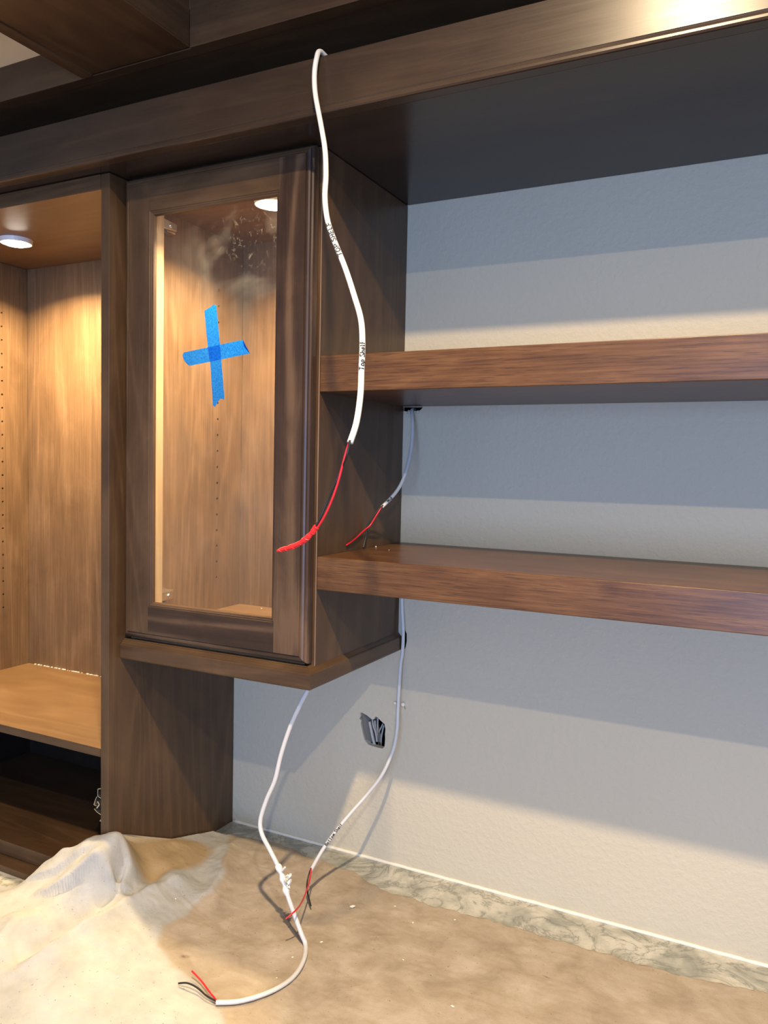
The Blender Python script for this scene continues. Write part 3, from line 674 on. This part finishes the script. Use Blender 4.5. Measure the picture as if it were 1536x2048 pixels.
C1R = [(0.2228, -0.6, 0.8071), (0.218, -0.6, 0.7933), (0.2132, -0.6, 0.7766), (0.2084, -0.6, 0.7597), (0.201, -0.6, 0.7399), (0.1909, -0.6, 0.7197), (0.1806, -0.6, 0.705)]
C1B = [(0.2239, -0.602, 0.807), (0.2216, -0.604, 0.7904), (0.2115, -0.598, 0.7738), (0.2034, -0.598, 0.7579), (0.1946, -0.598, 0.7396), (0.1863, -0.6, 0.7195), (0.1793, -0.6, 0.7061)]
C1T = [(0.1812, -0.6, 0.709), (0.174, -0.6, 0.7001), (0.1627, -0.6, 0.6908), (0.1492, -0.6, 0.6841), (0.1367, -0.6, 0.6804), (0.1277, -0.6, 0.6775)]
c1, j1, p1 = cable('hanging_cable', 'longest white cable draped over the header board, leads wrapped in red tape', C1, .0036, C1R, C1B)
write_on(p1, .0036, .088, 'Top Shelf', .0056, c1, 1.05)
write_on(p1, .0036, .262, 'TOP SHELF', .0056, c1, 1.6)
bm = NB(); tp_ = spline(C1T, 14)
def tr(u): return (.0034 - .0008 * u + .0003 * math.sin(u * 23) + .0002 * math.sin(u * 51 + 1)) * (1 if u < .8 else max(.25, 1 - (u - .8) * 3.2))
tube(bm, tp_, tr, 10, .7); o = obj('tape_wrap', bm, red_tape, c1); o['label'] = 'twisted red tape over the lead ends'
bm = NB(); pth = []
for k in range(160):
    u = k / 159; i = min(int(u * (len(tp_) - 1)), len(tp_) - 2); T = (tp_[i + 1] - tp_[i]).normalized(); N = T.cross(Vector((0, 1, 0))).normalized(); Bn = T.cross(N)
    a = u * 44; f = (u * (len(tp_) - 1)) - i
    pth.append(tp_[i].lerp(tp_[i + 1], f) + (N * math.cos(a) + Bn * math.sin(a) * .7) * (tr(u) + .0001))
tube(bm, pth, .00032, 5); obj('tape_ridge', bm, red_tape, c1)
C2 = [(0.0076, 0.035, 0.8900), (0.0150, 0.010, 0.8885), (0.0202, -0.006, 0.8840), (0.0283, -0.02, 0.8664), (0.0335, -0.03, 0.8427), (0.0383, -0.045, 0.8101), (0.0419, -0.07, 0.7734), (0.0392, -0.09, 0.7447), (0.0327, -0.11, 0.7244), (0.0245, -0.13, 0.708)]
C2R = [(0.0263, -0.13, 0.7116), (0.0182, -0.14, 0.6924), (0.0079, -0.146, 0.6764), (-0.0006 + .002, -0.15, 0.6657), (-0.0110, -0.16, 0.6498), (-0.0270, -0.172, 0.6420)]
C2R = [(0.0263, -0.13, 0.7116), (0.0182, -0.14, 0.6924), (0.0105, -0.146, 0.6764), (0.0045, -0.16, 0.6665), (0.0035, -0.19, 0.6538), (0.0022, -0.215, 0.6460)]
C2B = [(0.0268, -0.131, 0.7116), (0.0147, -0.141, 0.694), (0.0070, -0.148, 0.6764), (0.0045, -0.15, 0.6569), (0.0040, -0.158, 0.6372)]
c2, j2, p2 = cable('hanging_cable', 'short white cable hanging from the wall under the upper shelf', C2, .0031, C2R, C2B)
write_on(p2, .0031, .014, 'Mid', .0048, c2, 1.3)
C3 = [(0.0071, -0.0045, 0.5438), (0.0083, -0.0045, 0.5100), (0.0124, -0.006, 0.4650), (0.0124, -0.007, 0.4250), (0.0100, -0.009, 0.3997), (0.0091, -0.012, 0.3518), (0.0098, -0.016, 0.314), (0.0124, -0.024, 0.2778), (0.0117, -0.038, 0.2431), (0.0015, -0.06, 0.2022), (-0.0179, -0.082, 0.1678), (-0.0349, -0.108, 0.1416), (-0.0506, -0.135, 0.1148), (-0.0656, -0.162, 0.0833), (-0.0774, -0.183, 0.0508)]
C3R = [(-0.076, -0.182, 0.0562), (-0.0686, -0.2, 0.0425), (-0.0536, -0.235, 0.0424), (-0.0371, -0.275, 0.0488), (-0.0155, -0.325, 0.067), (-0.0221, -0.345, 0.0605)]
C3B = [(-0.0764, -0.183, 0.0566), (-0.0762, -0.193, 0.0428), (-0.0705, -0.205, 0.0325), (-0.0608, -0.215, 0.0236), (-0.0492, -0.225, 0.0146)]
c3, j3, p3 = cable('hanging_cable', 'white cable hanging down the wall from behind the lower shelf past the wall hole', C3, .0033, C3R, C3B)
write_on(p3, .0033, .050, 'Bottom Shelf', .0050, c3, 1.1)
C4 = [(-0.030, -.20, .4500), (-0.031, -.245, .4420), (-0.0333, -0.266, 0.4180), (-0.035, -0.27, 0.4073), (-0.0466, -0.274, 0.3823), (-0.0631, -0.2779, 0.3428), (-0.0775, -0.2819, 0.2948), (-0.0862, -0.2858, 0.2518), (-0.1001, -0.2898, 0.2161), (-0.109, -0.2937, 0.1813), (-0.1027, -0.2977, 0.1602), (-0.0834, -0.3016, 0.1391), (-0.0583, -0.3056, 0.1089), (-0.0423, -0.3095, 0.077), (-0.0247, -0.3135, 0.0487), (-0.0092, -0.3174, 0.0252), (0.0012, -0.3214, 0.009), (0.0166, -0.3498, 0.008), (0.0245, -0.3873, 0.008), (0.0211, -0.4221, 0.008), (0.0071, -0.4525, 0.008), (-0.0148, -0.4768, 0.008), (-0.0403, -0.4932, 0.008)]
C4 = [p for p in C4 if p[2] < .43]; C4.insert(0, (-.0325, -.262, .4235))
C4 = [p if p[2] > .03 else (p[0], p[1], max(p[2], cloth_z(p[0], p[1]) + .0052)) for p in C4]
C4R = [(-0.0376, -0.4921, 0.009), (-0.058, -0.4848, 0.012), (-0.0818, -0.4752, 0.016), (-0.1054, -0.4686, 0.02)]
C4B = [(-0.0376, -0.4921, 0.009), (-0.0578, -0.4918, 0.011), (-0.0798, -0.4875, 0.014), (-0.0967, -0.4886, 0.016), (-0.1117, -0.4908, 0.012)]
c4, j4, p4 = cable('hanging_cable', 'white cable dropping from under the cabinet and curling on the drop cloth, taped midway', C4, .0037, C4R, C4B)
# crumpled tape flag
bm = NB(); K = Vector((-.0505, -.3075, .0945))
i = min(range(len(p4)), key=lambda q: (p4[q] - K).length); seg = p4[max(i - 9, 0):i + 8]
tube(bm, seg, lambda u: .0046 + .0012 * math.sin(u * 17), 10)
for k in range(9):
    a = Vector((.004 + random.random() * .010, random.uniform(-.006, .006), random.uniform(-.008, .010))); q = seg[len(seg) // 2] + a
    n_ = Vector((random.uniform(-1, 1), random.uniform(-1, 1), random.uniform(-1, 1))).normalized(); m_ = n_.orthogonal().normalized(); l_ = n_.cross(m_)
    pts = [q + m_ * .0055 * math.cos(b) + l_ * .0045 * math.sin(b) + n_ * random.uniform(-.0015, .0015) for b in [w_ * PI / 3 for w_ in range(6)]]
    c0 = bm.verts.new(q + n_ * .002); vs = [bm.verts.new(p) for p in pts]
    for z_ in range(6): bm.faces.new((c0, vs[z_], vs[(z_ + 1) % 6]))
o = obj('tape_flag', bm, white_tape, c4); o['label'] = 'crumpled white tape around the cable'
o2 = obj('tape_twist', tube(NB(), spline([seg[4], seg[4] + Vector((.004, -.002, .006)), seg[4] + Vector((.010, -.003, .013))], 5), .0016, 6), white_tape, o)
# cable clip on the wall
cl = thing('cable_clip', 'small white nail-on cable clip holding the cable on the wall', 'clip', (.005, -.004, .322))
for x, rr in ((-.0030, .0030), (.0140, .0042)):
    bm = NB(); bmesh.ops.create_uvsphere(bm, u_segments=12, v_segments=8, radius=rr, matrix=Matrix.Translation((x, -.003, .3222)))
    obj('clip_ear', bm, caulk, cl, True)
obj('nail', tube(NB(), [Vector((.0165, -.003, .3185)), Vector((.021, -.006, .3155))], .0009, 6), steel, cl)
# plaster flecks at the cable slot under the shelf
bm = NB()
for x, z in ((.012, .8822), (.0305, .8825)): bmesh.ops.create_icosphere(bm, subdivisions=2, radius=.0038, matrix=Matrix.Translation((x, -.001, z)))
for v_ in bm.verts: v_.co += Vector((noise.noise(v_.co * 400), 0, noise.noise(v_.co * 380 + Vector((5, 5, 5))))) * .0015
obj('plaster_burr', bm, gypsum, wall)

# debris
bm = NB(); CR = [(.0088, -.1809, .0045), (.0156, -.296, .0022), (-.0057, -.3483, .0018), (-.1978, -.5257, .002), (.0705, -.1375, .0016), (.1205, -.1699, .0018), (.1794, -.1252, .0016), (.2603, -.3366, .0025), (-.26, -.33, .0016), (-.30, -.50, .0014), (.0, -.40, .0012), (.15, -.27, .0014)]
for x, y, s in CR:
    z = cloth_z(x, y); b2 = bmesh.ops.create_icosphere(bm, subdivisions=1, radius=s, matrix=Matrix.Translation((x, y, z + s * .8)) @ Matrix.Rotation(random.random() * 3, 4, 'Z') @ Matrix.Diagonal((1.3, .7, .45, 1)))
tag(obj('drywall_crumbs', bm, chip), 'scattered pale drywall crumbs lying on the tan drop cloth', 'debris', kind='stuff')
bm = NB()
for x, y, z, s in ((-.0033 + .012, -.1195, .6352, .0014), (.05, -.15, .6352, .0007), (-.2972, -.035, .4815, .0012)):
    bmesh.ops.create_icosphere(bm, subdivisions=1, radius=s, matrix=Matrix.Translation((x, y, z + s * .8)))
tag(obj('dust_specks', bm, chip), 'tiny white specks on the lower shelf and cabinet floor', 'debris', kind='stuff')
